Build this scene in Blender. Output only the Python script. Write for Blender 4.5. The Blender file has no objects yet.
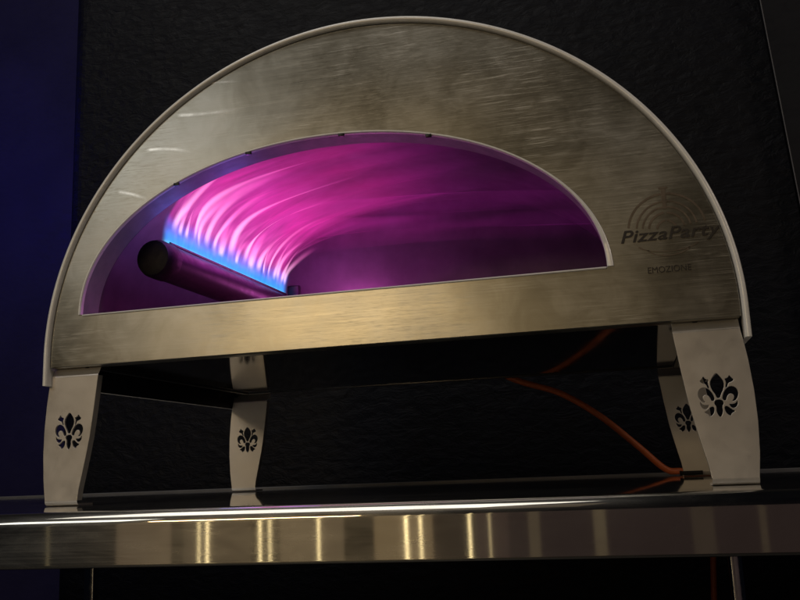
import bpy, bmesh, math, random
from mathutils import Vector, Matrix
random.seed(7)
sc = bpy.context.scene
COL = sc.collection

# ------------------------------------------------------------------ helpers
def link(o, parent=None):
    COL.objects.link(o)
    if parent is not None:
        o.parent = parent
    return o

def tag(o, label=None, cat=None, group=None, kind=None):
    if label: o['label'] = label
    if cat: o['category'] = cat
    if group: o['group'] = group
    if kind: o['kind'] = kind
    return o

def thing(name, label, cat, loc=(0, 0, 0), group=None):
    o = bpy.data.objects.new(name, None)
    o.empty_display_size = 0.05
    o.location = loc
    link(o)
    return tag(o, label, cat, group)

def obj(name, bm, m, parent=None, smooth=None):
    """links a bmesh (world coordinates) as one mesh object; parents sit at known locations"""
    me = bpy.data.meshes.new(name)
    if parent is not None:
        # every ancestor only translates
        off = Vector((0, 0, 0)); p = parent
        while p is not None:
            off += Vector(p.location); p = p.parent
        bmesh.ops.translate(bm, verts=bm.verts, vec=-off)
    bm.normal_update()
    bm.to_mesh(me); bm.free()
    if smooth is not None:
        for p in me.polygons: p.use_smooth = True
        me.set_sharp_from_angle(angle=math.radians(smooth))
    me.materials.append(m)
    o = bpy.data.objects.new(name, me)
    return link(o, parent)

def add_box(bm, lo, hi, bevel=0.0, seg=2):
    x0, y0, z0 = lo; x1, y1, z1 = hi
    vs = [bm.verts.new(v) for v in ((x0,y0,z0),(x1,y0,z0),(x1,y1,z0),(x0,y1,z0),(x0,y0,z1),(x1,y0,z1),(x1,y1,z1),(x0,y1,z1))]
    fs = [bm.faces.new([vs[i] for i in f]) for f in ((3,2,1,0),(4,5,6,7),(0,1,5,4),(1,2,6,5),(2,3,7,6),(3,0,4,7))]
    if bevel:
        es = list({e for f in fs for e in f.edges})
        bmesh.ops.bevel(bm, geom=es, offset=bevel, segments=seg, profile=0.5, affect='EDGES')

def add_tube(bm, pts, r, n=16, cap=True):
    pts = [Vector(p) for p in pts]
    rings = []
    prev = None
    for i, p in enumerate(pts):
        t = (pts[min(i+1, len(pts)-1)] - pts[max(i-1, 0)]).normalized()
        if prev is None:
            a = Vector((0, 0, 1)) if abs(t.z) < .9 else Vector((1, 0, 0))
            side = t.cross(a).normalized()
        else:
            side = (prev - t*prev.dot(t)).normalized()
        prev = side
        up = side.cross(t)
        rr = r(i/(len(pts)-1)) if callable(r) else r
        rings.append([bm.verts.new(p + rr*(math.cos(2*math.pi*k/n)*side + math.sin(2*math.pi*k/n)*up)) for k in range(n)])
    for a, b in zip(rings, rings[1:]):
        for k in range(n):
            bm.faces.new((a[k], a[(k+1) % n], b[(k+1) % n], b[k]))
    if cap:
        bm.faces.new(rings[0][::-1]); bm.faces.new(rings[-1])

def add_strip(bm, rows):
    """rows of points -> grid of quads; returns vert grid"""
    g = [[bm.verts.new(p) for p in r] for r in rows]
    for a, b in zip(g, g[1:]):
        for i in range(len(a)-1):
            bm.faces.new((a[i], a[i+1], b[i+1], b[i]))
    return g

def curve_plate(outline, holes, half, bevel=0.0):
    """2D filled curve with holes, extruded: local x = x, local y = z, thickness along y. -> bmesh"""
    cu = bpy.data.curves.new('c', 'CURVE')
    cu.dimensions = '2D'; cu.fill_mode = 'BOTH'
    cu.extrude = half; cu.bevel_depth = bevel; cu.bevel_resolution = 1
    cu.offset = -bevel
    for poly in [outline] + list(holes):
        sp = cu.splines.new('POLY'); sp.points.add(len(poly)-1)
        for q, (x, z) in zip(sp.points, poly): q.co = (x, z, 0, 1)
        sp.use_cyclic_u = True
    o = bpy.data.objects.new('c', cu); COL.objects.link(o)
    dg = bpy.context.evaluated_depsgraph_get()
    me = bpy.data.meshes.new_from_object(o.evaluated_get(dg))
    bm = bmesh.new(); bm.from_mesh(me)
    for v in bm.verts:
        x, z, t = v.co
        v.co = (x, -t, z)
    bpy.data.objects.remove(o); bpy.data.curves.remove(cu); bpy.data.meshes.remove(me)
    return bm

def text_mesh(body, size, shear=0.0, stretch=1.0, bold=0.0, spacing=1.0, thick=0.0002):
    cu = bpy.data.curves.new('t', 'FONT'); cu.body = body; cu.size = size
    cu.shear = shear; cu.align_x = 'CENTER'; cu.extrude = thick; cu.offset = bold; cu.space_character = spacing
    o = bpy.data.objects.new('t', cu); COL.objects.link(o)
    dg = bpy.context.evaluated_depsgraph_get()
    me = bpy.data.meshes.new_from_object(o.evaluated_get(dg))
    bm = bmesh.new(); bm.from_mesh(me)
    for v in bm.verts:
        x, z, t = v.co
        v.co = (x*stretch, -t, z)
    bpy.data.objects.remove(o); bpy.data.curves.remove(cu); bpy.data.meshes.remove(me)
    return bm

# ------------------------------------------------------------------ materials
class NT:
    def __init__(s, name):
        s.m = bpy.data.materials.new(name); s.m.use_nodes = True
        s.t = s.m.node_tree; s.t.nodes.clear()
        s.out = s.n('ShaderNodeOutputMaterial')
    def n(s, typ, **kw):
        nd = s.t.nodes.new(typ)
        for k, v in kw.items():
            if k.startswith('i_'):
                nd.inputs[k[2:].replace('_', ' ')].default_value = v
            else:
                setattr(nd, k, v)
        return nd
    def l(s, a, b): s.t.links.new(a, b)
    def ramp(s, fac, stops, interp='LINEAR'):
        r = s.n('ShaderNodeValToRGB'); cr = r.color_ramp; cr.interpolation = interp
        while len(cr.elements) < len(stops): cr.elements.new(0.5)
        for e, (p, c) in zip(cr.elements, stops):
            e.position = p; e.color = (c, c, c, 1) if isinstance(c, (int, float)) else (*c, 1)
        if fac is not None: s.l(fac, r.inputs['Fac'])
        return r.outputs['Color']
    def math(s, op, a, b=None, c=None):
        nd = s.n('ShaderNodeMath', operation=op)
        for i, v in enumerate((a, b, c)):
            if v is None: continue
            if isinstance(v, (int, float)): nd.inputs[i].default_value = v
            else: s.l(v, nd.inputs[i])
        return nd.outputs[0]
    def coords(s, scale=(1, 1, 1), rot=(0, 0, 0), which='Object', loc=(0, 0, 0)):
        tc = s.n('ShaderNodeTexCoord'); mp = s.n('ShaderNodeMapping')
        mp.inputs['Scale'].default_value = scale; mp.inputs['Rotation'].default_value = rot; mp.inputs['Location'].default_value = loc
        s.l(tc.outputs[which], mp.inputs['Vector'])
        return mp.outputs['Vector']
    def noise(s, vec, scale, detail=3, rough=.55, dist=0):
        nd = s.n('ShaderNodeTexNoise'); nd.inputs['Scale'].default_value = scale
        nd.inputs['Detail'].default_value = detail; nd.inputs['Roughness'].default_value = rough
        nd.inputs['Distortion'].default_value = dist
        s.l(vec, nd.inputs['Vector'])
        return nd.outputs['Fac']
    def bump(s, h, strength, dist, nrm=None):
        b = s.n('ShaderNodeBump'); b.inputs['Strength'].default_value = strength; b.inputs['Distance'].default_value = dist
        s.l(h, b.inputs['Height'])
        if nrm is not None: s.l(nrm, b.inputs['Normal'])
        return b.outputs['Normal']

def plain(name, col, rough=.5, metal=0.0, var=.12, vscale=30, bump=0.0, bscale=200, stretch=(1, 1, 1), spec=.5, rvar=.08):
    """principled with noise-driven colour and roughness variation and an optional fine bump"""
    k = NT(name)
    p = k.n('ShaderNodeBsdfPrincipled'); p.inputs['Metallic'].default_value = metal
    p.inputs['Specular IOR Level'].default_value = spec
    v = k.coords(stretch)
    n1 = k.noise(v, vscale, 5)
    lo = tuple(c*(1-var) for c in col); hi = tuple(min(1, c*(1+var)) for c in col)
    k.l(k.ramp(n1, [(.25, lo), (.75, hi)]), p.inputs['Base Color'])
    n2 = k.noise(v, vscale*2.3, 4)
    k.l(k.ramp(n2, [(.3, max(0, rough-rvar)), (.7, min(1, rough+rvar))]), p.inputs['Roughness'])
    if bump:
        k.l(k.bump(k.noise(v, bscale, 4), bump, .001), p.inputs['Normal'])
    k.l(p.outputs[0], k.out.inputs['Surface'])
    return k.m

def steel_panel():
    """satin stainless front: cloudy smudges, fine swirl marks and sparse longer scratches"""
    k = NT('brushed_steel_panel')
    p = k.n('ShaderNodeBsdfPrincipled', i_Metallic=1.0)
    v = k.coords()
    big = k.noise(v, 6, 4, .55, .5)
    mid = k.noise(v, 22, 5, .6, 1.5)
    fine = k.noise(v, 160, 3, .6, .3)
    def scratches(scale, rot, lo, hi, seedloc):
        c = k.coords(scale, (0, rot, 0), loc=seedloc)
        return k.ramp(k.noise(c, 1.0, 2, .5, .35), [(lo, 0), (hi, 1)])
    # short swirl marks in several directions, thresholded so that they stay sparse
    s1 = scratches((90, 10, 900), .95, .58, .70, (3, 0, 1))
    s2 = scratches((80, 10, 800), 1.9, .60, .72, (7, 0, 5))
    s3 = scratches((90, 10, 1100), .35, .62, .72, (1, 0, 9))
    s4 = scratches((60, 10, 1200), -.6, .64, .74, (4, 0, 2))
    sw = k.math('MAXIMUM', k.math('MAXIMUM', s1, s2), k.math('MAXIMUM', s3, s4))
    zone = k.ramp(k.noise(k.coords(loc=(2, 0, 3)), 5, 3, .5), [(.35, .15), (.65, 1)])
    sw = k.math('MULTIPLY', sw, zone)
    # long hairline scratches crossing each other, and the faint run of the grain
    h = None
    for sc_, rot, loc in (((16, 10, 760), .12, (2, 0, 8)), ((20, 10, 820), -.75, (5, 0, 3)), ((18, 10, 800), 1.25, (9, 0, 6)), ((24, 10, 700), .6, (6, 0, 1))):
        q = scratches(sc_, rot, .645, .70, loc)
        h = q if h is None else k.math('MAXIMUM', h, q)
    h = k.math('MULTIPLY', h, k.ramp(k.noise(k.coords(loc=(8, 0, 1)), 9, 3, .6), [(.40, 0), (.62, 1)]))
    grain = k.noise(k.coords((4, 10, 620)), 1.0, 3, .65)
    base = k.math('ADD', k.math('MULTIPLY', big, .58), k.math('MULTIPLY', mid, .34))
    base = k.math('ADD', base, k.math('MULTIPLY', grain, .10))
    base = k.math('ADD', base, k.math('MULTIPLY', h, .16))
    k.l(k.ramp(base,
               [(.32, (.28, .265, .22)), (.5, (.37, .36, .32)), (.68, (.49, .487, .462))]), p.inputs['Base Color'])
    r = k.math('ADD', k.ramp(big, [(.3, .275), (.7, .35)]), k.math('MULTIPLY', k.math('SUBTRACT', mid, .5), .07))
    r = k.math('ADD', r, k.math('ADD', k.math('MULTIPLY', sw, .07), k.math('ADD', k.math('MULTIPLY', h, .10), k.math('MULTIPLY', k.math('SUBTRACT', grain, .5), .10))))
    k.l(r, p.inputs['Roughness'])
    n = k.bump(k.noise(v, 4.5, 2, .5), .22, .02)
    n = k.bump(fine, .015, .0005, n)
    k.l(n, p.inputs['Normal'])
    k.l(p.outputs[0], k.out.inputs['Surface'])
    return k.m

def steel_counter(name='brushed_steel_counter', broad=(.12, .30)):
    """worktop steel with a long horizontal grain: a tight lobe drawn out across the grain over a broad satin one"""
    k = NT(name)
    cb = k.n('ShaderNodeCombineXYZ'); cb.inputs[2].default_value = 1.0
    g = k.noise(k.coords((1.2, 300, 900)), 1.0, 3, .6)
    b = k.noise(k.coords(), 9, 4, .6, .4)
    sm = k.noise(k.coords((2, 9, 9)), 5, 5, .65, .8)
    col = k.ramp(b, [(.3, (.50, .475, .435)), (.7, (.62, .60, .55))])
    n = k.bump(k.noise(k.coords((1, 1, .4)), 6.5, 1, .5), .03, .012)
    n = k.bump(k.noise(k.coords((.25, 300, 800)), 1.0, 1, .5), .03, .0004, n)
    sh = []
    for lo, hi, smu in ((.03, .06, .03), (.26, .36, .12)):
        p = k.n('ShaderNodeBsdfPrincipled', i_Metallic=1.0)
        p.inputs['Anisotropic'].default_value = .85
        k.l(cb.outputs[0], p.inputs['Tangent']); k.l(col, p.inputs['Base Color']); k.l(n, p.inputs['Normal'])
        k.l(k.math('ADD', k.ramp(g, [(.3, lo), (.7, hi)]), k.math('MULTIPLY', k.math('SUBTRACT', sm, .45), smu)), p.inputs['Roughness'])
        sh.append(p)
    mx = k.n('ShaderNodeMixShader')
    k.l(k.ramp(sm, [(.3, broad[0]), (.7, broad[1])]), mx.inputs[0])
    k.l(sh[0].outputs[0], mx.inputs[1]); k.l(sh[1].outputs[0], mx.inputs[2])
    k.l(mx.outputs[0], k.out.inputs['Surface'])
    return k.m

def wall_mat(name, col, bump=.6):
    k = NT(name)
    p = k.n('ShaderNodeBsdfPrincipled', i_Roughness=.5); p.inputs['Specular IOR Level'].default_value = .16
    v = k.coords()
    n0 = k.noise(v, 3, 4)
    k.l(k.ramp(n0, [(.3, tuple(c*.8 for c in col)), (.7, tuple(c*1.2 for c in col))]), p.inputs['Base Color'])
    vo = k.n('ShaderNodeTexVoronoi'); vo.inputs['Scale'].default_value = 38; k.l(k.coords((1, 1, 1.5)), vo.inputs['Vector'])
    n1 = k.noise(k.coords((1, 1, 2.2)), 26, 5, .65, .8)
    h = k.math('ADD', n1, k.math('MULTIPLY', vo.outputs['Distance'], .35))
    k.l(k.ramp(n1, [(.3, .42), (.7, .62)]), p.inputs['Roughness'])
    k.l(k.bump(h, bump, .012), p.inputs['Normal'])
    k.l(p.outputs[0], k.out.inputs['Surface'])
    return k.m

def flame_mat(name, stops, streak=26, sharp=(.35, .7), vfade=((0, 0), (.02, 1), (.5, .6), (1, 0)), efade=.04, gain=1.0, dark=.25, rfade=None):
    """additive flame: emission added to a clear surface; uv x runs along the burner, uv y up the flame"""
    k = NT(name)
    uv = k.n('ShaderNodeUVMap', uv_map='flame')
    sx = k.n('ShaderNodeSeparateXYZ'); k.l(uv.outputs[0], sx.inputs[0])
    u, v = sx.outputs[0], sx.outputs[1]
    cb = k.n('ShaderNodeCombineXYZ')
    k.l(k.math('MULTIPLY', u, streak), cb.inputs[0]); k.l(k.math('MULTIPLY', v, 1.6), cb.inputs[1])
    ns = k.noise(cb.outputs[0], 1.0, 3, .55, .5)
    st = k.ramp(ns, [(sharp[0], dark), (sharp[1], 1.0)])
    fade = k.ramp(v, list(vfade), 'EASE')
    e0 = k.ramp(u, [(0, 0), (efade, 1), (1-(rfade or efade), 1), (1, 0)], 'EASE')
    a = k.math('MULTIPLY', k.math('MULTIPLY', st, fade), k.math('MULTIPLY', e0, gain))
    em = k.n('ShaderNodeEmission'); k.l(k.ramp(v, stops), em.inputs['Color']); k.l(a, em.inputs['Strength'])
    tr = k.n('ShaderNodeBsdfTransparent'); ad = k.n('ShaderNodeAddShader')
    k.l(em.outputs[0], ad.inputs[0]); k.l(tr.outputs[0], ad.inputs[1])
    k.l(ad.outputs[0], k.out.inputs['Surface'])
    return k.m

M = {}
M['panel'] = steel_panel()
M['counter'] = steel_counter()
M['counter_top'] = steel_counter('polished_steel_top', (.01, .03))
M['trim'] = plain('satin_steel_edge', (.97, .96, .94), .34, .1, .08, 60, .1, 500)
M['leg'] = plain('satin_steel_leg', (.68, .65, .62), .42, .72, .05, 22, .05, 700, rvar=.06)
M['mirror'] = plain('polished_dark_steel', (.42, .42, .43), .06, 1.0, .15, 12, 0, 200, rvar=.02)
M['dark_and_shade'] = plain('dark_steel_and_shade', (.03, .03, .035), .35, .6)
M['vault'] = plain('heat_stained_steel', (.145, .125, .15), .68, .25, .3, 16, .25, 60)
M['burner'] = plain('blackened_burner_steel', (.05, .045, .06), .42, .5, .25, 40, .1, 300)
M['flange'] = plain('inner_rim_steel', (.31, .30, .33), .6, .25, .2, 40)
M['etch'] = plain('dark_etched_ink', (.030, .024, .020), .5, 0, .2)
M['etch_pale'] = plain('faint_etched_mark', (.20, .165, .135), .45, .8, .25, 60)
M['hose'] = plain('orange_rubber', (.50, .115, .03), .5, 0, .15, 60, .1, 300)
M['wall'] = wall_mat('charcoal_textured_plaster', (.0036, .0042, .008), .35)
M['side_wall'] = wall_mat('smooth_painted_wall', (.020, .018, .055), .06)
M['board'] = wall_mat('matt_dark_board', (.011, .0115, .015), .06)
M['edge'] = plain('grey_edging', (.10, .10, .11), .5)
M['chrome'] = plain('chromed_tube', (.62, .62, .63), .10, 1.0, .08)
M['floor'] = plain('dark_floor_tile', (.02, .02, .022), .5)
M['screw'] = plain('screw_steel', (.30, .29, .28), .3, .9)
M['soot'] = plain('sooty_black_steel', (.012, .011, .014), .55, .2, .3, 60, .2, 300, spec=.3)
def glint_mat():  # bright soft-edged steel that paints lamp reflections on the panel
    k = NT('painted_glint')
    uv = k.n('ShaderNodeUVMap', uv_map='glint'); sx = k.n('ShaderNodeSeparateXYZ'); k.l(uv.outputs[0], sx.inputs[0])
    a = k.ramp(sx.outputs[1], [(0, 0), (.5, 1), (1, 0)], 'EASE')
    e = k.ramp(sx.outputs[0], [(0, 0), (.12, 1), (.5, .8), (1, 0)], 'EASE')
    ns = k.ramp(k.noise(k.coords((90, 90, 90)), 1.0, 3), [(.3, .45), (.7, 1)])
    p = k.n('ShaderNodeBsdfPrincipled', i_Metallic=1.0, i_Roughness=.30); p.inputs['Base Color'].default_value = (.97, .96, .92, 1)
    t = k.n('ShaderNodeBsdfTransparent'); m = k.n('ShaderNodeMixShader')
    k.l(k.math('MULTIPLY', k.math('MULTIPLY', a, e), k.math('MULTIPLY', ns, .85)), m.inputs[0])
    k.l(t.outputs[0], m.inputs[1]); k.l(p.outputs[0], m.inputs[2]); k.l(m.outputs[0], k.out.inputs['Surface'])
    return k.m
M['glint'] = glint_mat()
M['brick'] = plain('firebrick', (.30, .24, .20), .9, 0, .2)

# ------------------------------------------------------------------ the oven
W, HL, D = .80, .161, .50
A, B, ZC = .40, .3727, .1744
PB = .1635                                            # lower edge of the front panel
def arch(inset, n=120, y=0, zlow=None):
    """points from the right foot over the top to the left foot, moved inwards by inset"""
    pts = []
    a, b = A-inset, B-inset
    if zlow is not None: pts.append((W/2+a, y, zlow))
    for i in range(n+1):
        th = math.pi*i/n
        c, s = math.cos(th), math.sin(th)
        e = 2/1.97
        pts.append((W/2 + a*math.copysign(abs(c)**e, c), y, ZC + b*abs(s)**e))
    if zlow is not None: pts.append((W/2-a, y, zlow))
    return pts

oven = thing('pizza_oven', 'arched stainless steel pizza oven with glowing mouth standing on the steel table', 'pizza oven', (W/2, D/2, 0))

# dome shell: the outer sheet, its front edge is the pale rim
bm = bmesh.new()
zl = HL-.019
prof = []
yf, yb, th = -.0078, D+.02, .0062
for y, ins in [(yf+.0031-.0031*math.sin(math.pi*q/10), .0031-.0031*math.cos(math.pi*q/10)) for q in range(11)] + [(.012, th), (yb, th), (yb, 0)]:
    prof.append(arch(ins, 160, y, zl))
prof.append(prof[0])
g = [[bm.verts.new(p) for p in r] for r in prof[:-1]]
g.append(g[0])
for a, b in zip(g, g[1:]):
    for i in range(len(a)-1):
        bm.faces.new((a[i], b[i], b[i+1], a[i+1]))
bm.faces.new([r[0] for r in g[:-1]]); bm.faces.new([r[-1] for r in g[:-1]][::-1])
bmesh.ops.recalc_face_normals(bm, faces=bm.faces)
for fc in bm.faces:
    cm = fc.calc_center_median()
    if cm.y > .02 and fc.normal.dot(Vector((W/2-cm.x, 0, .2-cm.z))) > 0: fc.material_index = 1  # inner side made dark: shade put into the material
shell = obj('dome_shell', bm, M['trim'], oven, 40)
shell.data.materials.append(M['dark_and_shade'])
shell['label'] = 'pale satin steel dome sheet whose front edge rims the arch'

# front panel with its mouth
OX, OZ, OA, OB = .358, .2255, .3105, .1850
def mouth(grow=0.0, n=90, zb=None):
    pts = []
    z0 = OZ if zb is None else zb
    for i in range(n+1):
        th = math.pi*i/n
        c, s = math.cos(th), math.sin(th); e = 2/2.04
        pts.append((OX + (OA+grow)*math.copysign(abs(c)**e, c), z0 + (OB+grow)*abs(s)**e))
    return pts
out = [(x, z) for x, y, z in arch(th+.0011, 140)]
out = [(W/2+A-th-.0011, PB)] + out + [(W/2-A+th+.0011, PB)]
hole = mouth()
bm = curve_plate(out, [hole], .0016, .0006)
# folded lower edge of the panel
rows = []
x0, x1 = .0085, W-.0085
for k in range(7):
    a = math.pi/2*k/6
    rows.append([(x0, .0004+.0026-.0046*math.cos(a), PB+.0026-.0046*math.sin(a)+.0012), (x1, .0004+.0026-.0046*math.cos(a), PB+.0026-.0046*math.sin(a)+.0012)])
rows.append([(x0, .016, PB-.0008), (x1, .016, PB-.0008)])
add_strip(bm, rows)
panel = obj('front_panel', bm, M['panel'], oven, 30)

# raised rim round the mouth: hair-thin over the top, broad at the right foot
bm = bmesh.new()
m_in = mouth(-.0004, 120); rows_f = []
for i, (x, z) in enumerate(m_in):
    t = i/120                                          # 0 right foot .. 1 left foot
    w = .0024 + .0042*max(0, 1-t/.22)**1.4 + .0010*max(0, (t-.7)/.3)
    dx, dz = x-OX, z-OZ
    nx, nz = dx/OA**2, dz/OB**2
    if nz < 0.02 and i in (0, 120): nz = 0
    l = math.hypot(nx, nz); nx /= l; nz /= l
    rows_f.append([(x, .001, z), (x, -.0036, z), (x+nx*w*.25, -.0046, z+nz*w*.25), (x+nx*w*.8, -.0046, z+nz*w*.8), (x+nx*w, -.0036, z+nz*w), (x+nx*w, -.001, z+nz*w)])
gr = add_strip(bm, rows_f)
bm.faces.new(gr[0]); bm.faces.new(gr[-1][::-1])
bmesh.ops.recalc_face_normals(bm, faces=bm.faces)
obj('opening_rim', bm, M['trim'], panel, 35)
bm = bmesh.new()
add_box(bm, (OX-OA+.002, -.0040, OZ-.0022), (OX+OA-.001, .0012, OZ-.0002), .0008)
obj('opening_sill', bm, M['trim'], panel, 35)
# little dark clips on the rim
for i in (84, 71, 57, 44):
    bm = bmesh.new()
    x, z = mouth(-.001, 120)[i]
    add_box(bm, (x-.0035, -.0050, z-.0022), (x+.0035, -.0012, z+.0012), .0006)
    obj('rim_clip', bm, M['dark_and_shade'], panel, 35)

# lamp reflections painted as bright soft-edged strips at the upper left
def glint(p0, p1, p2, w):
    bm = bmesh.new(); uvl = bm.loops.layers.uv.new('glint'); n = 16; rows = []
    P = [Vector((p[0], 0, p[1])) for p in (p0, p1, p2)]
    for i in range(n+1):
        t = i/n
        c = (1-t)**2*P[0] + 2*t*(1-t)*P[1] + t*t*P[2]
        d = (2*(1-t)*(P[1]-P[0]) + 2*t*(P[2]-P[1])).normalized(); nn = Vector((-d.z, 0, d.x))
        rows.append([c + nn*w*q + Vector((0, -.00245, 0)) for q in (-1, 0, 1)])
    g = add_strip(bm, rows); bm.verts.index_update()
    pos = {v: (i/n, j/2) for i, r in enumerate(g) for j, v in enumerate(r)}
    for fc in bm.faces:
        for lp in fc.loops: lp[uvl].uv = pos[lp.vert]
    obj('glint_strip', bm, M['glint'], panel)
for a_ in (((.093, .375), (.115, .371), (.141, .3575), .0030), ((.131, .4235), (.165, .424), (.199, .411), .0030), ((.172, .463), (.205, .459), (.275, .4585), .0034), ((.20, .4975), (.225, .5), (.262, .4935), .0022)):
    glint(*a_)

# emblem: rings of a little oven with its chimney, and the brand lettering
LX, LZ = .7305, .2545
def ring(bm, cx, cz, r0, r1, a0, a1, n=40, sq=1.0, y=-.0026):
    rows = []
    for i in range(n+1):
        a = math.radians(a0+(a1-a0)*i/n)
        rows.append([(cx+r0*math.cos(a), y, cz+sq*r0*math.sin(a)), (cx+r1*math.cos(a), y, cz+sq*r1*math.sin(a))])
    add_strip(bm, rows)
bm = bmesh.new()
for r0, w in ((.0370, .0022), (.0290, .0018), (.0230, .0018), (.0165, .0022), (.0085, .0020)):
    for a0 in ((8, 86), (94, 172)):
        ring(bm, LX, LZ+.004, r0, r0+w, *a0)
add_box(bm, (LX-.0022, -.0027, LZ+.026), (LX+.0022, -.0024, LZ+.047))
add_box(bm, (LX-.0045, -.0027, LZ+.0475), (LX+.0045, -.0024, LZ+.0495))
ring(bm, LX, LZ-.0085, .0300, .0322, 200, 340, 40, .34)
ring(bm, LX, LZ-.0085, .0300, .0322, 20, 160, 40, .14)
ring(bm, LX, LZ-.0125, .0210, .0226, 200, 340, 40, .5)
obj('oven_emblem', bm, M['etch_pale'], panel)
bm = text_mesh('PizzaParty', .0184, .28, 1.2, .00022, 1.06)
bmesh.ops.translate(bm, verts=bm.verts, vec=(LX+.0005, -.0028, LZ-.0062))
obj('brand_lettering', bm, M['etch'], panel)
bm = text_mesh('EMOZIONE', .0092, 0, .92, 0.0, 1.0)
bmesh.ops.translate(bm, verts=bm.verts, vec=(LX-.0015, -.0028, LZ-.0405))
obj('model_lettering', bm, M['etch'], panel)

# inside: short rim tunnel, vault, rear wall, brick floor
bm = bmesh.new()
TY = .034
ms = mouth(.0006, 90)
add_strip(bm, [[(x, .0022, z) for x, z in ms], [(x, TY*.5, z) for x, z in ms], [(x, TY, z) for x, z in ms]])
obj('inner_rim', bm, M['flange'], oven, 40)
VX, VA, VZ, VB = .37, .350, .195, .275
def vault(y, th, off=0.0):
    c, s = math.cos(th), math.sin(th); e = 2/2.3
    return (VX-(VA-off)*math.copysign(abs(c)**e, c), y, VZ+(VB-off)*math.copysign(abs(s)**e, s))
bm = bmesh.new()
rows = []
for y in (.036, .05, .12, .2, .28, .36, .44, .485):
    rows.append([vault(y, math.radians(-4+188*i/60)) for i in range(61)])
add_strip(bm, rows)
obj('inner_vault', bm, M['vault'], oven, 40)
bm = curve_plate([(x, z) for x, y, z in arch(.0085, 100)][::1], [mouth(.0012)], .0005)
bmesh.ops.translate(bm, verts=bm.verts, vec=(0, .0350, 0))
obj('added_light_baffle', bm, M['dark_and_shade'], oven)  # added plate that stops flame light leaking past the panel
bm = bmesh.new()
c = bm.verts.new((VX, .484, VZ))
rim = [bm.verts.new(vault(.484, math.radians(-4+188*i/60), -.002)) for i in range(61)]
for a, b in zip(rim, rim[1:]): bm.faces.new((c, a, b))
obj('rear_wall', bm, M['vault'], oven)
bm = bmesh.new()
for i in range(2):
    for j in range(2):
        add_box(bm, (.044+.337*i, .012+.236*j, .196), (.044+.337*(i+1)-.002, .012+.236*(j+1)-.002, .216), .003)
obj('brick_floor', bm, M['brick'], oven)

# burner tube along the left side
bA, bB, bR = Vector((.110, .062, .303)), Vector((.127, .462, .2995)), .0238
bm = bmesh.new()
ts = [0, .006, .006, .02] + [.05+.95*i/10 for i in range(11)]
n = 28
add_tube(bm, [bA.lerp(bB, t) for t in (0, .3, .6, 1)], bR, n)
burner = obj('burner_tube', bm, M['burner'], oven, 40)
ax = (bB-bA).normalized()
bm = bmesh.new()
add_tube(bm, [bA-ax*.010, bA-ax*.008, bA-ax*.001, bA+ax*.022, bA+ax*.024], lambda t: (.017, .0225, .0250, .0250, .0236)[round(t*4)], n)
obj('end_cap', bm, M['soot'], burner, 40)
bm = bmesh.new()
up = (ax.cross(Vector((1, 0, 0)))).normalized()
if up.z < 0: up = -up
s = bA + up*(bR) + ax*.02; e = bB + up*bR - ax*.02
add_tube(bm, [s+Vector((.006, 0, .0)), e+Vector((.006, 0, .0))], .0035, 8)
obj('flame_rail', bm, M['burner'], burner, 40)
bm = bmesh.new()
q = bB - ax*.012
add_box(bm, (q.x+.008, q.y-.006, q.z+.010), (q.x+.030, q.y+.006, q.z+.040), .003)
obj('thermocouple_bracket', bm, M['dark_and_shade'], burner, 40)

# mirror-polished underside with dark lips
bm = bmesh.new()
add_box(bm, (.054, .006, .1640), (.746, .462, .176))
under = obj('underside_tray', bm, M['mirror'], oven)
for lo, hi in (((.048, .008, .1615), (.0535, .470, .172)), ((.7465, .008, .1615), (.752, .470, .172)), ((.0545, .4625, .1622), (.7455, .468, .176))):
    bm = bmesh.new(); add_box(bm, lo, hi, .001); obj('tray_lip', bm, M['dark_and_shade'], under, 35)

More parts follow.
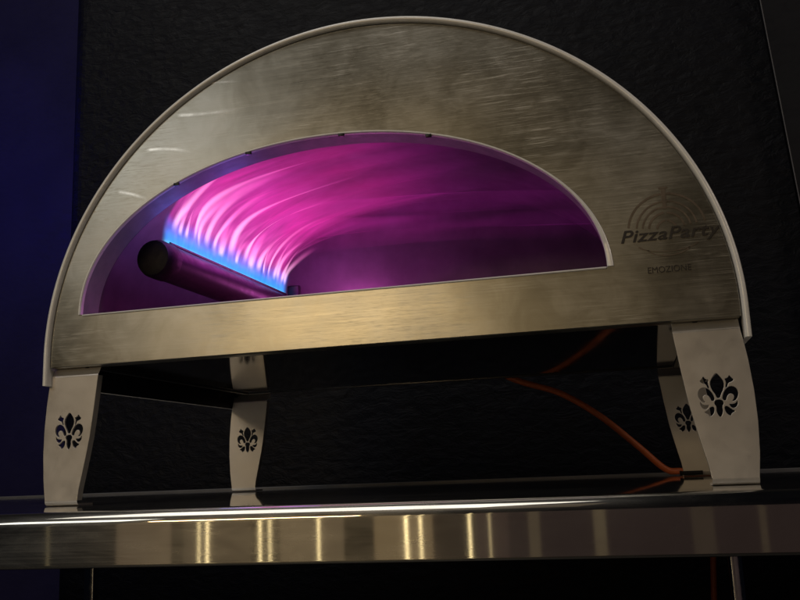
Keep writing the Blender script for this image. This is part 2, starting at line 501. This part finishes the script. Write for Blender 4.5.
# ---- legs: bent plates with a pierced lily
def ell(cx, cz, rx, rz, n=18, rot=0.0):
    c, s = math.cos(rot), math.sin(rot)
    return [(cx + rx*math.cos(2*math.pi*i/n)*c - rz*math.sin(2*math.pi*i/n)*s, cz + rx*math.cos(2*math.pi*i/n)*s + rz*math.sin(2*math.pi*i/n)*c) for i in range(n)]
def smooth(poly, it=2):
    for _ in range(it):
        q = []
        for a, b in zip(poly, poly[1:]+poly[:1]):
            q.append((.75*a[0]+.25*b[0], .75*a[1]+.25*b[1])); q.append((.25*a[0]+.75*b[0], .25*a[1]+.75*b[1]))
        poly = q
    return poly
def lily(cx, cz, h):
    """pierced shapes of a florentine lily, h high, centred"""
    P = []
    # middle petal, the long drop
    P.append(smooth([(0, 1.0), (.085, .90), (.15, .78), (.13, .64), (.06, .52), (.035, .44), (-.035, .44), (-.06, .52), (-.13, .64), (-.15, .78), (-.085, .90)], 1))
    half = []
    # curled side petal
    half.append(smooth([(.075, .40), (.10, .52), (.17, .63), (.27, .69), (.37, .66), (.42, .57), (.41, .46), (.35, .37), (.27, .35), (.33, .43), (.31, .51), (.24, .53), (.18, .47), (.15, .37)], 1))
    # hooked tip below the curl
    half.append(smooth([(.20, .30), (.27, .29), (.35, .31), (.39, .38), (.385, .28), (.33, .21), (.25, .21)], 1))
    # stamen with bud
    half.append(smooth([(.165, .66), (.20, .66), (.235, .76), (.30, .775), (.36, .82), (.31, .865), (.27, .93), (.235, .865), (.16, .85), (.195, .78)], 1))
    # foot leaf
    half.append(smooth([(.105, .25), (.17, .26), (.25, .18), (.33, .14), (.24, .10), (.22, .04), (.15, .08), (.11, .15)], 1))
    for q in half:
        P.append(q); P.append([(-x, z) for x, z in q][::-1])
    # heart of the flower and tail
    P.append(smooth([(-.085, .385), (0, .41), (.085, .385), (.10, .31), (.06, .26), (.07, .13), (0, 0), (-.07, .13), (-.06, .26), (-.10, .31)], 1))
    return [[(cx + x*h, cz + (z-.5)*h) for x, z in q] for q in P]

def leg_mesh(sx):
    """sx=1: left leg (outer edge at small x); sx=-1 mirrored. local x from the outer edge"""
    zt = HL-.009
    outer = [(0, .0045), (.03, .0010), (.06, -.0006), (.09, -.0002), (.12, .0020), (.14, .0046), (zt, .0066)]
    inner = [(0, .0462), (.02, .0490), (.04, .0535), (.06, .0578), (.08, .0617), (.11, .0658), (.14, .0694), (zt, .0708)]
    def itp(tab, z):
        for (z0, x0), (z1, x1) in zip(tab, tab[1:]):
            if z <= z1: 
                t = (z-z0)/(z1-z0); return x0+(x1-x0)*t
        return tab[-1][1]
    zs = [.0065 + (zt-.0065)*i/24 for i in range(25)]
    poly = [(itp(inner, z), z) for z in zs] + [(itp(outer, z), z) for z in reversed(zs)]
    poly = [(sx*x, z) for x, z in poly]
    bm = curve_plate(poly, lily(sx*.0335, .0872, .0450), .0010, .0004)
    # rounded fold into the foot tab, and the top fold that leans back
    def fold(pts, z_in):
        xo, xi = itp(outer, z_in), itp(inner, z_in)
        rows = []
        for off, z in pts: rows.append([(sx*xo, off, z), (sx*(xo*.5+xi*.5), off, z), (sx*xi, off, z)])
        add_strip(bm, rows)
    r = .0065
    arc = [(-.0014 + r - r*math.cos(a), r - r*math.sin(a)+.0004) for a in [math.pi/2*i/6 for i in range(7)]]
    fold(arc + [(.030, .0004), (.030, .0026)], .0065)
    fold([(-.0014, zt), (-.0012, zt+.0012), (.0002, zt+.0022), (.0058, zt+.0118), (.012, zt+.0135)], zt)
    # thin return along the outer side
    rows = [[(sx*(itp(outer, z)+.0004), .0006, z), (sx*(itp(outer, z)+.0004), .016, z)] for z in zs]
    add_strip(bm, rows)
    rows = [[(sx*(itp(inner, z)-.0004), .0006, z), (sx*(itp(inner, z)-.0004), .009, z)] for z in zs]
    add_strip(bm, rows)
    return bm
for sx, x, y in ((1, -.001, 0.004), (-1, W-.003, 0.004), (1, .003, D), (-1, W-.004, D)):
    bm = leg_mesh(sx)
    bmesh.ops.translate(bm, verts=bm.verts, vec=(x, y, 0))
    leg = obj('leg', bm, M['leg'], oven, 30)
    if y > .1 and sx < 0:
        bm = bmesh.new()
        add_tube(bm, [(x-.050, y-.006, .0052), (x-.020, y-.006, .0052)], .0030, 12)
        add_tube(bm, [(x-.053, y-.006, .0052), (x-.050, y-.006, .0052)], .0042, 6)
        obj('foot_bolt', bm, M['dark_and_shade'], leg, 40)
    if y > .1:
        bm = bmesh.new()
        # bracket plate above the fold with a bolt
        add_box(bm, (x+(.006 if sx > 0 else -.070), y+.0140, HL-.004), (x+(.070 if sx > 0 else -.006), y+.0165, HL+.05), .0006)
        obj('leg_bracket', bm, M['leg'], leg)
        bm = bmesh.new()
        bx_ = x+sx*.010
        add_tube(bm, [(bx_, y+.0135, HL+.003), (bx_, y+.004, HL+.003)], .0030, 12)
        obj('bolt', bm, M['dark_and_shade'], leg, 40)

# ------------------------------------------------------------------ the flame
def flame_sheet(name, u0, u1, v0, v1, mat, parent, nu=48, nv=40, off0=.035, off1=.04, drift=-.10, wob=.004, seed=0, lean=0.0):
    me = bpy.data.meshes.new(name)
    rnd = random.Random(seed); ph = [rnd.uniform(0, 6.28) for _ in range(4)]
    verts, uvs, faces = [], [], []
    for i in range(nu+1):
        u = u0+(u1-u0)*i/nu
        base = bA.lerp(bB, u) + up*(bR+.001) + Vector((.006, 0, 0))
        for j in range(nv+1):
            vv = j/nv
            v = v0+(v1-v0)*vv
            lift = (off0-.035) + (off1-off0)*v           # how far below the vault the sheet hangs
            P0 = Vector((base.x, 0, base.z)); P1 = Vector((base.x+.014, 0, base.z+.072-lift))
            P2 = Vector((base.x+.105, 0, .440-lift)); P3 = Vector((.54, 0, .440-lift))
            c_ = (1-v)**3*P0 + 3*v*(1-v)**2*P1 + 3*v*v*(1-v)*P2 + v**3*P3
            p = Vector((c_.x, base.y + drift*v*(.7+.3*u) + lean*v, c_.z))
            w = wob*min(1, v*4)
            p += Vector((w*math.sin(u*37+ph[0]+v*5), w*math.sin(u*23+ph[1]+v*9), w*math.sin(u*29+ph[2]-v*6)))
            p.y = max(p.y, .040)
            verts.append(p); uvs.append((i/nu, vv))
    for i in range(nu):
        for j in range(nv):
            a = i*(nv+1)+j
            faces.append((a, a+nv+1, a+nv+2, a+1))
    off = Vector(parent.location)
    me.from_pydata([v-off for v in verts], [], faces)
    ul = me.uv_layers.new(name='flame')
    for lp in me.loops: ul.data[lp.index].uv = uvs[lp.vertex_index]
    for p in me.polygons: p.use_smooth = True
    me.materials.append(mat)
    return link(bpy.data.objects.new(name, me), parent)

flame = thing('gas_flame', 'magenta gas flame with a blue base rising from the burner and rolling over the vault', 'flame', tuple(bA))
PINK = (.78, .045, .42); HOT = (1.0, .30, .72); MAG = (.62, .02, .30); VIO = (.25, .015, .27); BLUE = (.05, .34, 1.0)
F_wash = flame_mat('flame_wash', [(0, (.45, .06, .55)), (.15, PINK), (.42, (.72, .022, .30)), (.72, (.52, .012, .20)), (1, VIO)], 9, (.25, .7),
                   ((0, 0), (.05, .2), (.16, 1), (.4, .95), (.7, .55), (1, 0)), .02, .85, .30, .16)
F_streak = flame_mat('flame_streaks', [(0, (.9, .5, 1.0)), (.2, (1, .30, .75)), (.6, PINK), (1, MAG)], 24, (.42, .72),
                     ((0, 0), (.10, .5), (.25, 1), (.6, .6), (1, 0)), .02, .42, 0.0)
F_haze = flame_mat('flame_haze', [(0, (.5, .03, .40)), (.5, (.42, .014, .22)), (1, (.25, .012, .26))], 2.2, (.30, .72), ((0, 0), (.3, .25), (.6, 1), (.8, .4), (1, 0)), .38, .72, .0, .40)
F_tip = flame_mat('flame_tongue', [(0, (.55, .45, 1.0)), (.25, (1, .55, .9)), (.6, (1, .22, .62)), (1, PINK)], 2.0, (.0, .2),
                  ((0, 0), (.16, 1), (.4, .7), (.7, .35), (1, 0)), .48, 1.0, .8)
F_blue = flame_mat('flame_blue_base', [(0, (.14, .62, 1.0)), (.12, (.02, .34, 1.0)), (.6, (.02, .17, .95)), (1, (.14, .08, .8))], 60, (.2, .7),
                   ((0, 1), (.30, .95), (.55, .55), (1, 0)), .05, 1.35, .7)
flame_sheet('flame_wash', .0, .97, .03, 1.0, F_wash, flame, seed=1)
flame_sheet('flame_veil', .02, .95, .02, .72, F_streak, flame, off0=.036, off1=.055, seed=2)
flame_sheet('flame_haze', .10, 1.0, .02, 1.22, F_haze, flame, off0=.036, off1=.10, seed=4, drift=-.03)
flame_sheet('blue_base', .0, .97, -.0, .175, F_blue, flame, nu=60, nv=10, seed=3)
u = .055
k = 0
while u < .94:
    w = random.uniform(.028, .060)
    long_ = random.random() < .45
    flame_sheet('flame_tongue', u, min(.97, u+w), .06, random.uniform(.50, .80) if long_ else random.uniform(.28, .46), F_tip, flame, nu=6, nv=20,
                off0=.037, off1=random.uniform(.05, .075), seed=10+k, lean=random.uniform(-.06, .0), wob=.0045)
    u += w*random.uniform(.7, 1.3)+.006; k += 1

# ------------------------------------------------------------------ the table
TF, TB, X0, X1, TH = -.150, .74, -.95, 1.75, -.0525
table = thing('steel_table', 'long brushed stainless steel table with rounded front edge under the oven', 'table', (.4, .3, -.9))
pr = [(TB, -.0006), (.3, 0), (TF+.0135, 0)]
for i in range(1, 13):
    a = math.pi/2*i/12
    pr.append((TF+.0135-.0135*math.sin(a), -.0135+.0135*math.cos(a)))
pr += [(TF, -.0145), (TF, -.0250), (TF, TH+.0045), (TF, TH+.0032), (TF, TH+.0025), (TF+.0006, TH+.0008), (TF+.0025, TH), (TF+.022, TH), (TF+.022, TH+.002), (TF+.003, TH+.0025)]
bm = bmesh.new()
nx = 2
add_strip(bm, [[(X0+(X1-X0)*i/nx, y, z) for y, z in pr] for i in range(nx+1)])
bmesh.ops.recalc_face_normals(bm, faces=bm.faces)
for fc in bm.faces:
    if abs(fc.normal.z) > .98 and fc.calc_center_median().z > -.003: fc.material_index = 1
top = obj('tabletop', bm, M['counter'], table, 50)
top.data.materials.append(M['counter_top'])
bm = bmesh.new()
add_box(bm, (X0+.01, TF+.024, TH+.004), (X1-.01, TB-.01, -.006))
obj('tabletop_core', bm, M['dark_and_shade'], table)
bm = bmesh.new()
add_box(bm, (X0, TB+.0005, TH), (X1, TB+.012, .0030), .001)
obj('rear_upstand', bm, M['edge'], table)
for x, y in ((-.325, -.09), (.845, -.09), (-.325, .66), (.845, .66)):
    bm = bmesh.new()
    add_box(bm, (x-.0105, y-.0105, -.9), (x+.0105, y+.0105, TH+.003), .0035, 4)
    obj('table_leg', bm, M['chrome'], table, 40)

table.rotation_euler = (0, 0, math.radians(3.0))

# ------------------------------------------------------------------ hose, walls, floor
bm = bmesh.new()
ctl = [(.30, .64, .30), (.42, .60, .215), (.4911, .585, .171), (.566, .595, .1435), (.629, .605, .102), (.686, .615, .050), (.726, .622, .0115), (.750, .632, .0064), (.785, .670, .0062), (.815, .725, .0072), (.822, .760, .0085), (.815, .776, -.015), (.803, .782, -.10), (.78, .79, -.40)]
pts = []
for i in range(len(ctl)-1):
    p0, p1, p2, p3 = (Vector(ctl[max(0, i-1)]), Vector(ctl[i]), Vector(ctl[i+1]), Vector(ctl[min(len(ctl)-1, i+2)]))
    for k in range(8):
        t = k/8
        pts.append(.5*((2*p1)+(p2-p0)*t+(2*p0-5*p1+4*p2-p3)*t*t+(3*p1-p0-3*p2+p3)*t**3))
pts.append(Vector(ctl[-1]))
add_tube(bm, pts, .0053, 14)
tag(obj('gas_hose', bm, M['hose'], None, 60), 'orange rubber gas hose curving down behind the oven to the table', 'hose')

bm = bmesh.new(); add_box(bm, (-.635, .90, -.9), (2.2, 1.0, 2.4), .048, 8)
tag(obj('charcoal_wall', bm, M['wall']), 'charcoal plaster wall with leathery relief right behind the oven', 'wall')
bm = bmesh.new(); add_box(bm, (-3.2, 1.55, -.9), (-.4, 1.65, 2.4), .004)
tag(obj('side_wall', bm, M['side_wall']), 'smooth wall lit deep blue at the left edge of the photo', 'wall')
bm = bmesh.new()
# a leaning board at the right, its near edge carries a thin grey strip
e0, e1 = Vector((1.0035, .86, .96)), Vector((1.031, .86, .49))
d = (e1-e0)
lo_ = e0 - d*2.0; hi_ = e0 + d*1.6
vs = [(lo_.x, lo_.z), (lo_.x+.9, lo_.z), (hi_.x+.9, hi_.z), (hi_.x, hi_.z)]
bm = curve_plate(vs[::-1], [], .012, .001)
bmesh.ops.translate(bm, verts=bm.verts, vec=(0, .873, 0))
board = obj('leaning_board', bm, M['board'])
tag(board, 'matt dark board with a thin pale slanting edge at upper right', 'board')
bm = bmesh.new()
add_tube(bm, [(lo_.x, .8600, lo_.z), (hi_.x, .8600, hi_.z)], .0011, 6)
obj('edge_strip', bm, M['edge'], board)
bm = bmesh.new(); add_box(bm, (-6, -6, -.95), (6, 3, -.90))
tag(obj('floor', bm, M['floor']), kind='structure')

# ------------------------------------------------------------------ lamps
def aim(o, target):
    o.rotation_euler = (Vector(target)-Vector(o.location)).to_track_quat('-Z', 'Y').to_euler()
def area(name, loc, target, size, energy, col, size_y=None, spread=None):
    l = bpy.data.lights.new(name, 'AREA'); l.energy = energy; l.color = col; l.size = size
    if size_y: l.shape = 'RECTANGLE'; l.size_y = size_y
    if spread: l.spread = spread
    o = bpy.data.objects.new(name, l); o.location = loc; link(o); aim(o, target)
    return o
def point(name, loc, energy, col, r=.02):
    l = bpy.data.lights.new(name, 'POINT'); l.energy = energy; l.color = col; l.shadow_soft_size = r
    o = bpy.data.objects.new(name, l); o.location = loc; link(o)
    return o
C0 = (.4, 0, .25)
WARM = (1.0, .72, .38); WHITE = (1.0, .92, .80)
# unseen room lamps mirrored by the steel, and one added for rim and legs
area('lamp_left', (-1.75, -3.0, 1.75), C0, .75, 4.8, (1.0, 1.0, .95))  # unseen soft lamp mirrored in the panel's left side
area('lamp_bar', (-.62, -3.0, .78), C0, .9, 8.0, WARM, .22)
area('lamp_ceiling', (.1, -2.6, 2.7), C0, 1.4, .6, (1.0, .78, .52))
area('rim_fill', (2.6, -.55, 1.3), C0, .6, 5.0, (1.0, .82, .66))  # added at the side to brighten only rim and legs
area('lamp_overhead', (-.55, -1.3, 3.0), (-.3, -.6, 0), 2.2, 26.0, (1.0, .95, .88), 1.6)
# slim tube lamps low in the room: the bright uprights in the table edge
ROT = math.radians(3.0)
def in_table(px):
    """lamp position 3.2 m in front of the table edge whose mirror image falls at this world x on the edge"""
    ex = px; ey = TF + (px-.4)*math.tan(ROT)
    d = Vector((ex-.678, ey+.9135, 0)).normalized()
    nrm = Vector((math.sin(ROT), -math.cos(ROT), 0))
    r = d - 2*d.dot(nrm)*nrm
    t = 3.2/abs(r.y)
    return ex+r.x*t, ey+r.y*t
for ex, e, w in ((.132, .25, .008), (.2875, 3.0, .007), (.2955, 4.0, .009), (.3445, 4.0, .009), (.3535, 3.4, .008), (.399, 3.2, .010), (.479, 4.2, .011), (.4915, 4.0, .008), (.535, 4.0, .008), (.553, 1.2, .006), (.592, .07, .05), (.645, .09, .05), (.728, .025, .09), (.775, .04, .03)):
    lx, ly = in_table(ex)
    area('lamp_tube', (lx, ly, -.15), (lx*.15+.4*.85, TF, -.15), w, e*w*4.5, (1.0, .80, .42), 1.4)
for ex, w, e, c_ in ((.225, .26, .40, (1.0, .72, .44)), (.30, .30, .16, (1.0, .74, .48)), (.39, .30, .42, (1.0, .74, .44)), (.475, .26, .62, (1.0, .70, .36)), (.52, .5, .07, (1.0, .62, .46)), (.70, 1.7, .11, (1.0, .66, .58))):
    lx, ly = in_table(ex)
    area('glow_fill', (lx, ly-.06, -.15), (lx*.15+.4*.85, TF, -.15), w, e*w*1.35, (c_), 1.4)  # added glowing panels in place of wide lit things mirrored by the edge
# blue lamp behind the left wall corner
area('lamp_blue', (-1.5, .75, 1.1), (-1.15, 1.55, 1.0), .3, 1.35, (.05, .03, 1.0), spread=math.radians(150))
# lamps for the flame's own light, plus an added spot low at the rear
for y, e in ((.10, .11), (.25, .12), (.38, .065)):
    point('lamp_flame', (.175, y, .385), e, (.82, .085, .90), .05)
point('lamp_flame_blue', (.15, .055, .345), .05, (.16, .20, 1.0), .03)
point('lamp_flame_blue', (.23, .05, .37), .035, (.20, .16, 1.0), .03)
point('added_rear_spot', (.245, .440, .302), .34, (1.0, .16, .75), .03)  # added lamp, makes a hot spot low on the rear wall

# ------------------------------------------------------------------ world, camera, render
w = bpy.data.worlds.new('World'); sc.world = w; w.use_nodes = True
bg = w.node_tree.nodes['Background']; bg.inputs[0].default_value = (.35, .40, .65, 1); bg.inputs[1].default_value = .004
cam = bpy.data.cameras.new('camera'); co = bpy.data.objects.new('camera', cam); link(co)
r = Vector((0.96637053, 0.25422242, -0.03871645)); u_ = Vector((0.08485544, -0.17312298, 0.98123799)); f = Vector((-0.24274999, 0.95152477, 0.1888731))
co.matrix_world = Matrix(((r.x, u_.x, -f.x, .67793214), (r.y, u_.y, -f.y, -.9135395), (r.z, u_.z, -f.z, .02843728), (0, 0, 0, 1)))
cam.sensor_width = 36; cam.lens = 39.3996; cam.clip_start = .01; cam.clip_end = 100
cam.dof.use_dof = False
sc.camera = co
sc.view_settings.view_transform = 'Standard'; sc.view_settings.look = 'None'
sc.view_settings.exposure = 0; sc.view_settings.gamma = 1
sc.cycles.use_denoising = True
sc.cycles.max_bounces = 8; sc.cycles.transparent_max_bounces = 48
sc.cycles.sample_clamp_indirect = 6
